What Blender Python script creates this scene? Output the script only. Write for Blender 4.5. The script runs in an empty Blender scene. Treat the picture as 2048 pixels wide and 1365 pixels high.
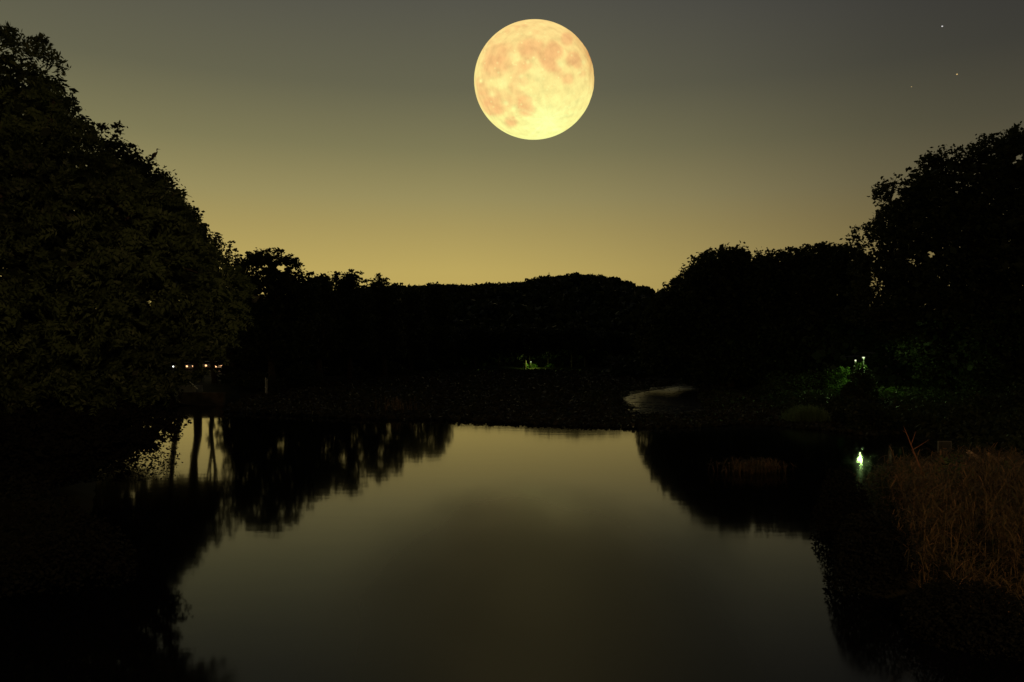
import bpy, bmesh, math, numpy as np
from mathutils import Vector
rad = math.radians
S = bpy.context.scene
COL = S.collection

# ------------------------------------------------------------------ camera
CAMH, F, HOR = 3.0, 1500.0, 704.0          # eye height, focal length and horizon row in photo pixels (2048 wide)
cd = bpy.data.cameras.new("camera"); cam = bpy.data.objects.new("camera", cd); COL.objects.link(cam)
cam.location = (0, 0, CAMH); cam.rotation_euler = (rad(90), 0, 0)
cd.sensor_width = 36; cd.lens = F / 2048 * 36; cd.shift_y = (HOR - 682.5) / 2048
cd.clip_start = 0.1; cd.clip_end = 9000
S.camera = cam
S.view_settings.view_transform = 'Standard'; S.view_settings.look = 'None'
S.view_settings.exposure = 0; S.view_settings.gamma = 1; S.view_settings.use_curve_mapping = False
try:
    S.cycles.use_adaptive_sampling = True; S.cycles.max_bounces = 6; S.cycles.diffuse_bounces = 2
    S.cycles.glossy_bounces = 3; S.cycles.transmission_bounces = 2; S.cycles.sample_clamp_indirect = 2.0
    S.cycles.use_denoising = True
except Exception: pass

# ------------------------------------------------------------------ world: night sky over a distant town glow
W_ = bpy.data.worlds.new("World"); S.world = W_; W_.use_nodes = True
nt = W_.node_tree; nt.nodes.clear()
N = lambda t: nt.nodes.new(t)
out = N('ShaderNodeOutputWorld'); bg = N('ShaderNodeBackground'); tc = N('ShaderNodeTexCoord'); sx = N('ShaderNodeSeparateXYZ')
nt.links.new(tc.outputs['Generated'], sx.inputs[0])
rp = N('ShaderNodeValToRGB'); rp.color_ramp.interpolation = 'LINEAR'
def lin(c): return tuple(((v/255+.055)/1.055)**2.4 if v > 10 else v/255/12.92 for v in c)
stops = [(0.0, (196,168,88)), (0.05, (193,168,91)), (0.105, (188,166,94)), (0.16, (168,151,92)), (0.2, (152,141,93)), (0.26, (126,121,85)),
         (0.33, (102,100,78)), (0.425, (85,84,74)), (0.55, (62,63,62)), (0.75, (40,40,38)), (1.0, (30,31,31))]
el = rp.color_ramp.elements
while len(el) > 1: el.remove(el[-1])
el[0].position = 0; el[0].color = (*lin(stops[0][1]), 1)
for p, c in stops[1:]:
    e = el.new(p); e.color = (*lin(c), 1)
nt.links.new(sx.outputs['Z'], rp.inputs[0])
m0 = N('ShaderNodeMapRange'); m0.inputs['From Min'].default_value = -1; m0.inputs['From Max'].default_value = 1; nt.links.new(sx.outputs['X'], m0.inputs['Value'])
m1 = N('ShaderNodeValToRGB'); m1.color_ramp.interpolation = 'B_SPLINE'; e1 = m1.color_ramp.elements   # the town glow fades towards the right
while len(e1) > 1: e1.remove(e1[-1])
e1[0].position = 0; e1[0].color = (1.0, 1.0, 1.0, 1)
for p, c in ((-.6, 1.10), (-.4, 1.14), (-.2, 1.04), (-.05, 1.0), (.1, .9), (.23, .74), (.32, .62), (.42, .46), (.54, .35), (.8, .3)):
    e = e1.new((p+1)/2); e.color = (c, c, c*(1+.75*max(0, p)**1.3), 1)
nt.links.new(m0.outputs[0], m1.inputs[0])
m2 = N('ShaderNodeMapRange'); m2.inputs['From Min'].default_value = -0.4; m2.inputs['From Max'].default_value = 0.6   # darker behind the camera
m2.inputs['To Min'].default_value = 0.25; m2.inputs['To Max'].default_value = 1.0
nt.links.new(sx.outputs['Y'], m2.inputs['Value'])
mc = N('ShaderNodeMix'); mc.data_type = 'RGBA'; mc.blend_type = 'MULTIPLY'; mc.inputs[0].default_value = 1; mc.clamp_result = False
nt.links.new(rp.outputs[0], mc.inputs[6]); nt.links.new(m1.outputs[0], mc.inputs[7])
nt.links.new(mc.outputs[2], bg.inputs['Color']); nt.links.new(m2.outputs[0], bg.inputs['Strength'])
nt.links.new(bg.outputs[0], out.inputs[0])

# moonlight: one very weak, slightly warm sun from the side of the moon
MOON_PX = (1068, 162.5, 120.3)
md = Vector(((MOON_PX[0]-1024)/F, 1, (HOR-MOON_PX[1])/F)).normalized()

# ------------------------------------------------------------------ helpers
def P(x, y, Y): return ((x-1024)/F*Y, Y, CAMH+(HOR-y)/F*Y)          # photo pixel at distance Y
def G(x, y, z=0.0):                                                 # photo pixel on the level z
    Y = (CAMH-z)*F/(y-HOR); return ((x-1024)/F*Y, Y)
def tag(o, label=None, cat=None, group=None, kind=None):
    if label: o['label'] = label
    if cat: o['category'] = cat
    if group: o['group'] = group
    if kind: o['kind'] = kind
    return o
def empty(name, loc, label, cat, group=None):
    o = bpy.data.objects.new(name, None); COL.objects.link(o); o.location = loc; o.empty_display_size = .3
    return tag(o, label, cat, group)
def link(name, me, mat, parent=None, smooth=False):
    if mat: me.materials.append(mat)
    o = bpy.data.objects.new(name, me); COL.objects.link(o)
    if parent:
        o.parent = parent; o.location = -Vector(parent.location)
    if smooth: me.polygons.foreach_set('use_smooth', np.ones(len(me.polygons), bool))
    return o
def np_mesh(name, verts, faces, tint=None):
    me = bpy.data.meshes.new(name); verts = np.asarray(verts, np.float32); faces = np.asarray(faces, np.int32)
    k = faces.shape[1]; nf = len(faces)
    me.vertices.add(len(verts)); me.vertices.foreach_set('co', verts.ravel())
    me.loops.add(nf*k); me.loops.foreach_set('vertex_index', faces.ravel())
    me.polygons.add(nf); me.polygons.foreach_set('loop_start', np.arange(0, nf*k, k, dtype=np.int32))
    try: me.polygons.foreach_set('loop_total', np.full(nf, k, np.int32))
    except Exception: pass
    if tint is not None:
        a = me.attributes.new('tint', 'FLOAT', 'POINT'); a.data.foreach_set('value', np.asarray(tint, np.float32))
    me.update(calc_edges=True); me.validate()
    return me

class MB:                                                            # collects boxes, tubes and lofts into one mesh
    def __init__(s): s.v = []; s.f = []
    def box(s, a, b, rz=0, c=None):
        i = len(s.v); ca, sa = math.cos(rz), math.sin(rz); c = c or (0, 0, 0)
        for x in (a[0], b[0]):
            for y in (a[1], b[1]):
                for z in (a[2], b[2]): s.v.append((c[0]+x*ca-y*sa, c[1]+x*sa+y*ca, c[2]+z))
        s.f += [[i+k for k in q] for q in ((0,1,3,2),(4,6,7,5),(0,4,5,1),(2,3,7,6),(0,2,6,4),(1,5,7,3))]
        return s
    def tube(s, pts, rs, n=7, sy=1.0):
        pts = [Vector(p) for p in pts]
        if not hasattr(rs, '__len__'): rs = [rs]*len(pts)
        i0 = len(s.v); up = Vector((0.13, 0.97, 0.2))
        for k, p in enumerate(pts):
            d = (pts[min(k+1, len(pts)-1)]-pts[max(k-1, 0)]).normalized()
            u = d.cross(up); u = u.normalized() if u.length > 1e-4 else Vector((1, 0, 0)); w = d.cross(u).normalized()
            for j in range(n):
                a = 2*math.pi*j/n; q = p+(u*math.cos(a)+w*math.sin(a)*sy)*rs[k]; s.v.append(tuple(q))
        for k in range(len(pts)-1):
            for j in range(n):
                a = i0+k*n+j; b = i0+k*n+(j+1) % n; s.f.append([a, b, b+n, a+n])
        s.f.append([i0+j for j in range(n)][::-1]); e = i0+(len(pts)-1)*n; s.f.append([e+j for j in range(n)])
        return s
    def build(s, name, mat, parent=None, smooth=False, bevel=0):
        me = bpy.data.meshes.new(name); me.from_pydata(s.v, [], s.f); me.update()
        if bevel:
            bm = bmesh.new(); bm.from_mesh(me); bmesh.ops.bevel(bm, geom=bm.edges[:], offset=bevel, segments=2, affect='EDGES')
            bm.to_mesh(me); bm.free()
        return link(name, me, mat, parent, smooth)

def fnoise(p, seed, f, nw=7):                                              # smooth pseudo noise in about -1..1
    r = np.random.default_rng(seed); o = np.zeros(len(p))
    for k in range(nw):
        d = r.normal(size=p.shape[1]); d /= np.linalg.norm(d); o += np.sin(p @ d*f*r.uniform(.7, 1.6)+r.uniform(0, 6.28))
    return o/(3.2*math.sqrt(nw/7))
def inside(px, pz, poly):
    x0 = poly[:, 0]; z0 = poly[:, 1]; x1 = np.roll(x0, -1); z1 = np.roll(z0, -1); c = np.zeros(len(px), bool)
    for a, b, d, e in zip(x0, z0, x1, z1):
        if b == e: continue
        m = ((b > pz) != (e > pz)) & (px < (d-a)*(pz-b)/(e-b)+a); c ^= m
    return c
def edge_dist(px, pz, poly):
    d = np.full(len(px), 1e9)
    for i in range(len(poly)):
        a = poly[i]; b = poly[(i+1) % len(poly)]; ab = b-a
        t = np.clip(((px-a[0])*ab[0]+(pz-a[1])*ab[1])/max(ab @ ab, 1e-9), 0, 1)
        d = np.minimum(d, np.hypot(px-a[0]-t*ab[0], pz-a[1]-t*ab[1]))
    return d

# ------------------------------------------------------------------ materials
def new_mat(name):
    m = bpy.data.materials.new(name); m.use_nodes = True; m.node_tree.nodes.clear(); return m, m.node_tree
def foliage_mat(name, ca, cb, trans=.3, rough=.55, scale=1.2):
    m, t = new_mat(name); n = t.nodes.new; L = t.links.new
    at = n('ShaderNodeAttribute'); at.attribute_name = 'tint'
    geo = n('ShaderNodeNewGeometry'); nz = n('ShaderNodeTexNoise'); nz.inputs['Scale'].default_value = scale; nz.inputs['Detail'].default_value = 3
    L(geo.outputs['Position'], nz.inputs['Vector'])
    ad = n('ShaderNodeMath'); ad.operation = 'MULTIPLY_ADD'; ad.inputs[1].default_value = .6
    L(at.outputs['Fac'], ad.inputs[0])
    sc = n('ShaderNodeMath'); sc.operation = 'MULTIPLY'; sc.inputs[1].default_value = .45; L(nz.outputs['Fac'], sc.inputs[0]); L(sc.outputs[0], ad.inputs[2])
    mx = n('ShaderNodeMix'); mx.data_type = 'RGBA'; mx.inputs[6].default_value = (*ca, 1); mx.inputs[7].default_value = (*cb, 1)
    L(ad.outputs[0], mx.inputs[0])
    pr = n('ShaderNodeBsdfPrincipled'); pr.inputs['Roughness'].default_value = rough; pr.inputs['Specular IOR Level'].default_value = .25
    L(mx.outputs[2], pr.inputs['Base Color'])
    tr = n('ShaderNodeBsdfTranslucent'); L(mx.outputs[2], tr.inputs['Color'])
    ms = n('ShaderNodeMixShader'); ms.inputs[0].default_value = trans; L(pr.outputs[0], ms.inputs[1]); L(tr.outputs[0], ms.inputs[2])
    o = n('ShaderNodeOutputMaterial'); L(ms.outputs[0], o.inputs[0]); return m
def solid_mat(name, ca, cb, rough=.8, scale=8, bump=.2, metal=0.0):
    m, t = new_mat(name); n = t.nodes.new; L = t.links.new
    tcn = n('ShaderNodeTexCoord'); nz = n('ShaderNodeTexNoise'); nz.inputs['Scale'].default_value = scale; nz.inputs['Detail'].default_value = 6
    L(tcn.outputs['Object'], nz.inputs['Vector'])
    cr = n('ShaderNodeValToRGB'); cr.color_ramp.elements[0].position = .35; cr.color_ramp.elements[1].position = .68
    cr.color_ramp.elements[0].color = (*ca, 1); cr.color_ramp.elements[1].color = (*cb, 1); L(nz.outputs['Fac'], cr.inputs[0])
    pr = n('ShaderNodeBsdfPrincipled'); pr.inputs['Roughness'].default_value = rough; pr.inputs['Metallic'].default_value = metal; pr.inputs['Specular IOR Level'].default_value = .5 if rough < .6 else .05
    L(cr.outputs[0], pr.inputs['Base Color'])
    if bump:
        b = n('ShaderNodeBump'); b.inputs['Strength'].default_value = bump; b.inputs['Distance'].default_value = .05
        L(nz.outputs['Fac'], b.inputs['Height']); L(b.outputs[0], pr.inputs['Normal'])
    o = n('ShaderNodeOutputMaterial'); L(pr.outputs[0], o.inputs[0]); return m
def glow_mat(name, c, s):
    m, t = new_mat(name); e = t.nodes.new('ShaderNodeEmission'); e.inputs[0].default_value = (*c, 1); e.inputs[1].default_value = s
    o = t.nodes.new('ShaderNodeOutputMaterial'); t.links.new(e.outputs[0], o.inputs[0]); return m
M_leaf = foliage_mat('leaf_dark', (.022,.034,.012), (.05,.06,.02))
M_leaf_far = foliage_mat('leaf_far', (.02,.03,.014), (.035,.045,.02), scale=.3)
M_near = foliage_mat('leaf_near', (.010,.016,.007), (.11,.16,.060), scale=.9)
M_black = foliage_mat('leaf_painted_shade', (.003,.004,.002), (.007,.008,.004), trans=.1, rough=.9)  # near-black leaf colour stands in for shade
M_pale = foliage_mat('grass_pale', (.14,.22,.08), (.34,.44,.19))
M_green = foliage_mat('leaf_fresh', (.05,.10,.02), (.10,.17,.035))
M_reed = foliage_mat('reed_dry', (.032,.046,.015), (.46,.26,.13), trans=.2, scale=3.0)
M_plant = foliage_mat('water_plant', (.015,.018,.008), (.045,.04,.02), trans=.1, scale=.4)
M_plume = solid_mat('plume', (.42,.30,.20), (.55,.42,.30), scale=20, bump=0)
M_bark = solid_mat('bark', (.035,.028,.02), (.08,.065,.05), scale=6, bump=.6)
M_concrete = solid_mat('concrete', (.20,.20,.18), (.34,.33,.30), scale=5)
M_wall = solid_mat('retaining_stone', (.07,.055,.04), (.14,.11,.08), scale=3, bump=.5)
M_steel = solid_mat('painted_steel', (.45,.47,.45), (.6,.6,.57), rough=.4, scale=10, bump=.05)
M_dark = solid_mat('dark_metal', (.03,.03,.03), (.05,.05,.05), rough=.4, scale=10, bump=.05)
M_paper = solid_mat('notice_face', (.05,.055,.045), (.09,.085,.07), rough=.5, scale=12, bump=0)
M_rubber = solid_mat('rubber', (.015,.015,.015), (.03,.03,.03), scale=10)
M_paint = [solid_mat('car_paint_'+k, c, tuple(v*1.15 for v in c), rough=.3, scale=3, bump=0) for k, c in
           (('silver', (.35,.36,.38)), ('white', (.6,.6,.58)), ('grey', (.15,.16,.17)))]
M_glass = solid_mat('car_glass', (.01,.012,.014), (.015,.017,.02), rough=.08, scale=3, bump=0)

# ------------------------------------------------------------------ ground, lake basin
SHORE = np.array([(-6,2),(-6.3,7),(-7.3,13),(-11,20),(-16,29),(-18.9,40),(-18.6,41.6),(-15,42.5),(-16.5,50),(-17.5,55),(-15.5,70),(-12,98),(-12.5,112),
                  (2,116),(12,113),(13,90),(14,77),(17.5,67),(16,52),(13.8,40),(12.6,34),(13.4,30),(14.2,27),(13.1,23),(11.2,18.5),(7.6,15.2),(6.0,12.8),
                  (4.6,10.8),(4.2,9.6),(5.2,8.3),(7.6,7.2),(10.5,6.0),(12.5,2)], float)
def axis(lo, hi, n, c, k):
    t = np.linspace(-1, 1, n); s = np.sinh(t*k)/math.sinh(k); return np.where(s < 0, c+s*(c-lo), c+s*(hi-c))
gx = axis(-2500, 2500, 260, 0, 6.2); gy = axis(-300, 3500, 300, 35, 6.0)
XX, YY = np.meshgrid(gx, gy); px, py = XX.ravel(), YY.ravel()
d = edge_dist(px, py, SHORE); ins = inside(px, py, SHORE); sd = np.where(ins, -d, d)
def land(px, py, sd):
    pp = np.stack([px, py], 1)
    z = np.where(sd < 0, np.maximum(-.9, sd*.5), .55*(1-np.exp(-np.maximum(sd, 0)/1.1)))
    z = z+np.where(sd > 0, (.12*fnoise(pp, 3, .7)+.03*fnoise(pp, 4, 3))*np.clip(sd, 0, 1), 0)
    emb = np.clip((1.9-py)/1.5, 0, 1); z = z*(1-emb)+1.35*emb
    z = z-.95*np.clip((-px-27)/7, 0, 1)*np.clip((py-55)/10, 0, 1)      # the lower road beyond the left bank
    return z
gz = land(px, py, sd)
nx, ny = len(gx), len(gy)
ii = (np.arange(ny-1)[:, None]*nx+np.arange(nx-1)[None]).ravel()
M_ground = solid_mat('soil_grass', (.012,.015,.007), (.03,.028,.015), scale=1.5, bump=.5)
tag(link('ground', np_mesh('ground', np.stack([px, py, gz], 1), np.stack([ii, ii+1, ii+nx+1, ii+nx], 1)), M_ground, smooth=True), kind='structure')
def gh(x, y):
    a = np.array([x], float); b = np.array([y], float); dd = edge_dist(a, b, SHORE); i = inside(a, b, SHORE)
    return float(land(a, b, np.where(i, -dd, dd))[0])

# water, with a ruffled patch in the middle and another in the far channel
m, t = new_mat('lake_water'); n = t.nodes.new; L = t.links.new
geo = n('ShaderNodeNewGeometry')
def patch(cx, cy, rx, ry, seed):
    mp = n('ShaderNodeMapping'); mp.vector_type = 'POINT'; mp.inputs['Location'].default_value = (-cx/rx, -cy/ry, 0); mp.inputs['Scale'].default_value = (1/rx, 1/ry, 0)
    L(geo.outputs['Position'], mp.inputs[0])
    nz = n('ShaderNodeTexNoise'); nz.inputs['Scale'].default_value = 1.6; nz.inputs['Detail'].default_value = 2; nz.noise_dimensions = '4D'; nz.inputs['W'].default_value = seed
    L(mp.outputs[0], nz.inputs['Vector'])
    ln = n('ShaderNodeVectorMath'); ln.operation = 'LENGTH'; L(mp.outputs[0], ln.inputs[0])
    a = n('ShaderNodeMath'); a.operation = 'MULTIPLY_ADD'; a.inputs[1].default_value = .4; L(nz.outputs['Fac'], a.inputs[0]); L(ln.outputs['Value'], a.inputs[2])
    r = n('ShaderNodeMapRange'); r.interpolation_type = 'SMOOTHSTEP'; r.inputs['From Min'].default_value = 1.75; r.inputs['From Max'].default_value = .45
    L(a.outputs[0], r.inputs['Value']); return r
r1 = patch(.35, 9.4, 2.5, 6.6, 1.3); r2 = patch(12.0, 54, 9, 24, 4.1)
s1 = n('ShaderNodeMath'); s1.operation = 'MULTIPLY_ADD'; s1.inputs[1].default_value = .40; s1.inputs[2].default_value = .05; L(r1.outputs[0], s1.inputs[0])
s2 = n('ShaderNodeMath'); s2.operation = 'MULTIPLY_ADD'; s2.inputs[1].default_value = .30; L(r2.outputs[0], s2.inputs[0]); L(s1.outputs[0], s2.inputs[2])
pr = n('ShaderNodeBsdfPrincipled'); pr.inputs['Base Color'].default_value = (.003,.0036,.0052,1); pr.inputs['IOR'].default_value = 1.333
L(s2.outputs[0], pr.inputs['Roughness'])
mp = n('ShaderNodeMapping'); mp.inputs['Scale'].default_value = (.5, 1.4, 1); L(geo.outputs['Position'], mp.inputs[0])
nz = n('ShaderNodeTexNoise'); nz.inputs['Scale'].default_value = 1.5; nz.inputs['Detail'].default_value = 3; L(mp.outputs[0], nz.inputs['Vector'])
b = n('ShaderNodeBump'); b.inputs['Strength'].default_value = .05; b.inputs['Distance'].default_value = .02; L(nz.outputs['Fac'], b.inputs['Height']); L(b.outputs[0], pr.inputs['Normal'])
o = n('ShaderNodeOutputMaterial'); L(pr.outputs[0], o.inputs[0]); M_water = m
tag(MB().build('water', None), kind='structure') if False else None
wm = bpy.data.meshes.new('water'); wm.from_pydata([(-22,.5,0),(20,.5,0),(20,121,0),(-22,121,0)], [], [(0,1,2,3)])
tag(link('water', wm, M_water), kind='structure')

# ------------------------------------------------------------------ hills with forest
def interp(xs, ys, x): return np.interp(x, xs, ys)
RX = [-1400,-300,0,300,450,560,700,790,830,870,930,990,1040,1068,1100,1150,1200,1240,1280,1310,1400,1500,1700,2048,2600,3600]
RY = [640,632,630,625,612,600,586,570,573,568,570,567,563,557,551,547,551,565,580,589,592,602,622,638,644,650]
HD = 600.0
hx = np.linspace(-1500, 1500, 420); hd_ = np.linspace(330, 980, 70)
HX, HY = np.meshgrid(hx, hd_); a, b_ = HX.ravel(), HY.ravel()
pxx = 1024+a/HD*F
crest = CAMH+(HOR-interp(RX, RY, pxx))/F*HD
prof = np.where(b_ < HD, np.clip((b_-330)/(HD-330), 0, 1)**.8*np.where(b_ < HD, 1, 1), np.clip(1-(b_-HD)/380, 0, 1)**1.2)
pp = np.stack([a, b_], 1)
hz = (crest-3.4)*prof-2+1.2*fnoise(pp, 9, .05)
ii = (np.arange(69)[:, None]*420+np.arange(419)[None]).ravel()
tag(link('hills', np_mesh('hills', np.stack([a, b_, hz], 1), np.stack([ii, ii+1, ii+421, ii+420], 1)), M_ground, smooth=True), kind='structure')

def leaf_quads(c, size, rng, aspect=.55, droop=0.0):                 # diamond leaves at centres c
    n_ = len(c); u = rng.normal(size=(n_, 3)); u[:, 2] = u[:, 2]*.6-droop; u /= np.linalg.norm(u, axis=1)[:, None]
    w = np.cross(u, rng.normal(size=(n_, 3))); w /= np.linalg.norm(w, axis=1)[:, None]
    s = np.broadcast_to(size, (n_,))[:, None]
    v = np.stack([c-u*s*.5, c+w*s*.5*aspect-u*s*.05, c+u*s*.5, c-w*s*.5*aspect-u*s*.05], 1).reshape(-1, 3)
    return v
def quads_mesh(name, v, tint=None):
    return np_mesh(name, v, np.arange(len(v)).reshape(-1, 4), tint)

rng = np.random.default_rng(5)
# tree crowns on the hills: one mass
nC = 12000
fa = rng.uniform(-620, 620, nC); fy = np.concatenate([rng.uniform(HD-60, HD+14, nC//3), rng.uniform(350, HD-40, nC-nC//3)])
fpx = 1024+fa/HD*F; cr_ = CAMH+(HOR-interp(RX, RY, fpx))/F*HD
fp = np.where(fy < HD, np.clip((fy-330)/(HD-330), 0, 1)**.8, np.clip(1-(fy-HD)/380, 0, 1)**1.2)
fz = (cr_-3.4)*fp-2
R_ = np.where(fy > HD-60, rng.uniform(2.6, 4.6, nC), rng.uniform(4.5, 8.5, nC))
cc = np.stack([fa, fy, fz+2+R_*.25], 1)
k = 26
dd = rng.normal(size=(nC, k, 3)); dd /= np.linalg.norm(dd, axis=2)[..., None]; dd[..., 2] = np.abs(dd[..., 2])
pts = (cc[:, None]+dd*R_[:, None, None]*rng.uniform(.6, 1, (nC, k, 1))*np.array([1, 1, .8])).reshape(-1, 3)
v = leaf_quads(pts, rng.uniform(1.2, 2.4, len(pts))*np.repeat(np.where(fy > HD-60, 1, 2.0), k), rng, .9)
tag(link('forest', quads_mesh('forest', v, np.repeat(rng.random(len(pts)), 4)), M_leaf_far), label='dark wooded hillside along the horizon', kind='stuff')
# mast on the hill
mx_, _, mz_ = P(1098, 556, 600)
ms = empty('radio_mast', (mx_, 600, mz_-4), 'tiny thin mast standing on the top of the wooded hill', 'mast')
MB().tube([(mx_, 600, mz_-4), (mx_, 600, mz_+4.4)], [.3, .16], 6).build('pole', M_dark, ms)
MB().box((-.9, -.1, -.12), (.9, .1, .12), 0, (mx_, 600, mz_+2.4)).box((-.55, -.1, -.1), (.55, .1, .1), 0, (mx_, 600, mz_+3.5)).build('crossbar', M_dark, ms)

# ------------------------------------------------------------------ moon
def build_moon():
    Yd = 5200.0; c = Vector(P(MOON_PX[0], MOON_PX[1], Yd)); R = MOON_PX[2]/F*Yd*.994
    nu, nv = 520, 360
    th = np.linspace(0, 2*np.pi, nu, endpoint=False); ph = np.linspace(0, np.pi, nv)
    T, Ph = np.meshgrid(th, ph); dirs = np.stack([np.sin(Ph)*np.cos(T), np.cos(Ph), np.sin(Ph)*np.sin(T)], -1).reshape(-1, 3)
    # frame: view axis to the camera
    ax = np.array(-c.normalized()); rt = np.cross(ax, [0, 0, 1]); rt /= np.linalg.norm(rt); rt = -rt; up = np.cross(rt, ax); up = up if up[2] > 0 else -up
    if rt[0] < 0: rt = -rt
    Dw = dirs[:, 0:1]*rt+dirs[:, 2:3]*up+dirs[:, 1:2]*ax          # pole faces the camera
    X = dirs[:, 0]; Z = dirs[:, 2]; q = dirs                       # disc coordinates -1..1
    def fb(seed, f0, oct=5):
        o = 0; am = 1; tot = 0
        for k_ in range(oct): o = o+am*fnoise(q, seed+k_*7, f0*2**k_, 18); tot += am; am *= .58
        return o/tot
    wx = X+.026*fb(11, 9)+.010*fb(13, 30, 3); wz = Z+.026*fb(23, 9)+.010*fb(29, 30, 3)
    def blob(cx, cy, r, s=1, ex=1.0): 
        x = (cx-672)/551; z = -(cy-680)/551; r = r/551
        return s*1/(1+np.exp((np.sqrt(((wx-x)/ex)**2+(wz-z)**2)-r)/(.06*r+.008)))
    mar = 0
    for a in [(345,440,95,.8),(290,520,70,.7),(340,560,90,.65),(430,420,80,.7),(410,520,60,.6),(460,560,50,.5),(250,620,55,.5),
              (600,390,65,.9),(650,370,60,.9),(710,380,50,.85),(620,450,55,.8),(690,430,50,.8),(560,560,60,.6),(620,550,45,.7),(520,650,50,.6),(590,680,40,.5),
              (770,480,65,1.0),(830,430,75,1.05),(880,420,50,.9),(800,540,60,.95),(850,560,45,.85),(830,370,45,.7),
              (958,320,56,1.1),(1010,480,60,1.0),(1050,530,50,.9),(985,520,40,.7),(955,660,48,.8),(1090,630,30,.5),(880,620,35,.5),
              (210,740,60,.75),(230,830,75,.8),(290,900,90,.85),(350,930,60,.75),(180,680,40,.6),(300,800,70,.6),(400,830,70,.5),
              (500,860,75,.55),(560,800,45,.6),(600,860,65,.85),(640,940,55,.9),(600,930,60,.7),(470,1035,58,.9),(500,740,50,.55),(440,900,45,.5),
              (230,400,26,.5),(280,330,28,.55),(350,280,26,.6),(440,240,26,.55),(520,215,26,.6),(590,200,26,.65),(690,265,30,.5)]:
        b = blob(a[0], a[1], a[2]); mar = mar+b*a[3]*.85*(1-np.clip(mar, 0, 1))
    mar = np.clip(mar*(1+.16*fb(41, 14))+.05*fb(77, 8), 0, 1.2)
    # bright ray craters
    ray = 0
    for cx, cy, r, s in [(770,1020,120,.55),(800,1080,190,.35),(700,620,60,.3),(405,695,34,.6),(200,675,15,.7),(300,790,30,.4),(620,520,16,.5),(670,482,11,.5),
                         (900,540,30,.5),(1110,520,22,.6),(430,870,20,.6),(495,920,22,.5),(365,605,9,.4),(745,585,11,.4),(560,640,20,.4),(480,455,30,.35),(530,490,22,.35)]:
        x = (cx-672)/551; z = -(cy-680)/551; ray = ray+s*np.exp(-((X-x)**2+(Z-z)**2)/(r/551)**2)
    tx, tz = (790-672)/551, -(1010-680)/551; ang = np.arctan2(Z-tz, X-tx); dist = np.hypot(X-tx, Z-tz)
    rc = np.random.default_rng(4)
    for i_ in range(170):
        a_, b2 = rc.uniform(-.95, .95, 2); r2_ = rc.uniform(.006, .017); ray = ray+rc.choice([-.35, .45])*np.exp(-((X-a_)**2+(Z-b2)**2)/r2_**2)
    rays = np.clip(fnoise(np.stack([np.cos(ang), np.sin(ang)], 1), 3, 16)+.1, 0, 1)*np.exp(-dist/.55)*.45
    ray = ray+rays
    fine = .16*fb(91, 30, 4)
    lo = .5+.5*Z
    hi = np.array([1.0, .80, .36])[None]*(1-.0*lo[:, None]); hib = np.array([1.0, .98, .33])[None]
    base = hib+(np.array([1.0, .70, .26])-hib)*np.clip(.05+.95*lo[:, None]**.8, 0, 1)
    marc = np.array([.93, .53, .20])
    f = np.clip(mar*1.05-ray*.8, 0, 1)[:, None]
    colr = base*(1-f)+marc*f
    colr = colr*(1+fine[:, None]*.9)+np.clip(ray, 0, 1)[:, None]*np.array([.05, .22, .10])
    dk = np.clip(mar-.75, 0, 1)*np.clip(X+.2, 0, 1)*.9; colr = colr*(1-dk[:, None]*np.array([.5, .45, .3]))
    rim = np.clip((X*.93+Z*.36-.72)/.26, 0, 1)**1.4; colr = colr*(1-rim[:, None]*np.array([.26, .46, .5])*(1+.3*fb(5, 20)[:, None]))
    colr = np.clip(colr, 0, 1)
    disp = 1+.006*fb(61, 22, 3)*np.clip((X*.9+Z*.3-.6)*3, 0, 1)
    rel = Dw*R*disp[:, None]; rel = rel-(rel @ up)[:, None]*up[None]*.055; vv = np.array(c)+rel
    ii = (np.arange(nv-1)[:, None]*nu+np.arange(nu)[None]).ravel(); jj = (np.arange(nv-1)[:, None]*nu+(np.arange(nu)+1)[None] % nu).ravel()
    me = np_mesh('moon', vv, np.stack([ii, ii+nu, jj+nu, jj], 1))
    if len(me.vertices) == len(colr):
        ca = me.color_attributes.new('surface', 'FLOAT_COLOR', 'POINT'); ca.data.foreach_set('color', np.concatenate([colr, np.ones((len(colr), 1))], 1).astype(np.float32).ravel())
    m, t = new_mat('moon_surface'); at = t.nodes.new('ShaderNodeAttribute'); at.attribute_name = 'surface'
    e = t.nodes.new('ShaderNodeEmission'); e.inputs[1].default_value = 1.0; t.links.new(at.outputs['Color'], e.inputs[0])
    o = t.nodes.new('ShaderNodeOutputMaterial'); t.links.new(e.outputs[0], o.inputs[0])
    ob = link('moon', me, m, smooth=True); tag(ob, 'huge full golden moon hanging above the wooded hill', 'moon')
build_moon()
M_star = glow_mat('star_glow', (1, .97, .95), .75); M_star2 = glow_mat('star_glow_warm', (.9, .62, .25), .8)
for x, y, r, mm, lb in ((1884.5, 53, 1.35, M_star, 'bright white star high at the upper right of the sky'), (1914, 149, 1.3, M_star2, 'faint yellow star below the bright white star'),
                        (1823, 174, .7, M_star2, 'very faint star low left of the yellow star')):
    bm = bmesh.new(); bmesh.ops.create_icosphere(bm, subdivisions=2, radius=r/F*5000)
    for v_ in bm.verts: v_.co.x *= 1.3; v_.co.z *= .8; v_.co += Vector(P(x, y, 5000))
    me = bpy.data.meshes.new('star'); bm.to_mesh(me); bm.free(); tag(link('star', me, mm), lb, 'star')

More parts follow.
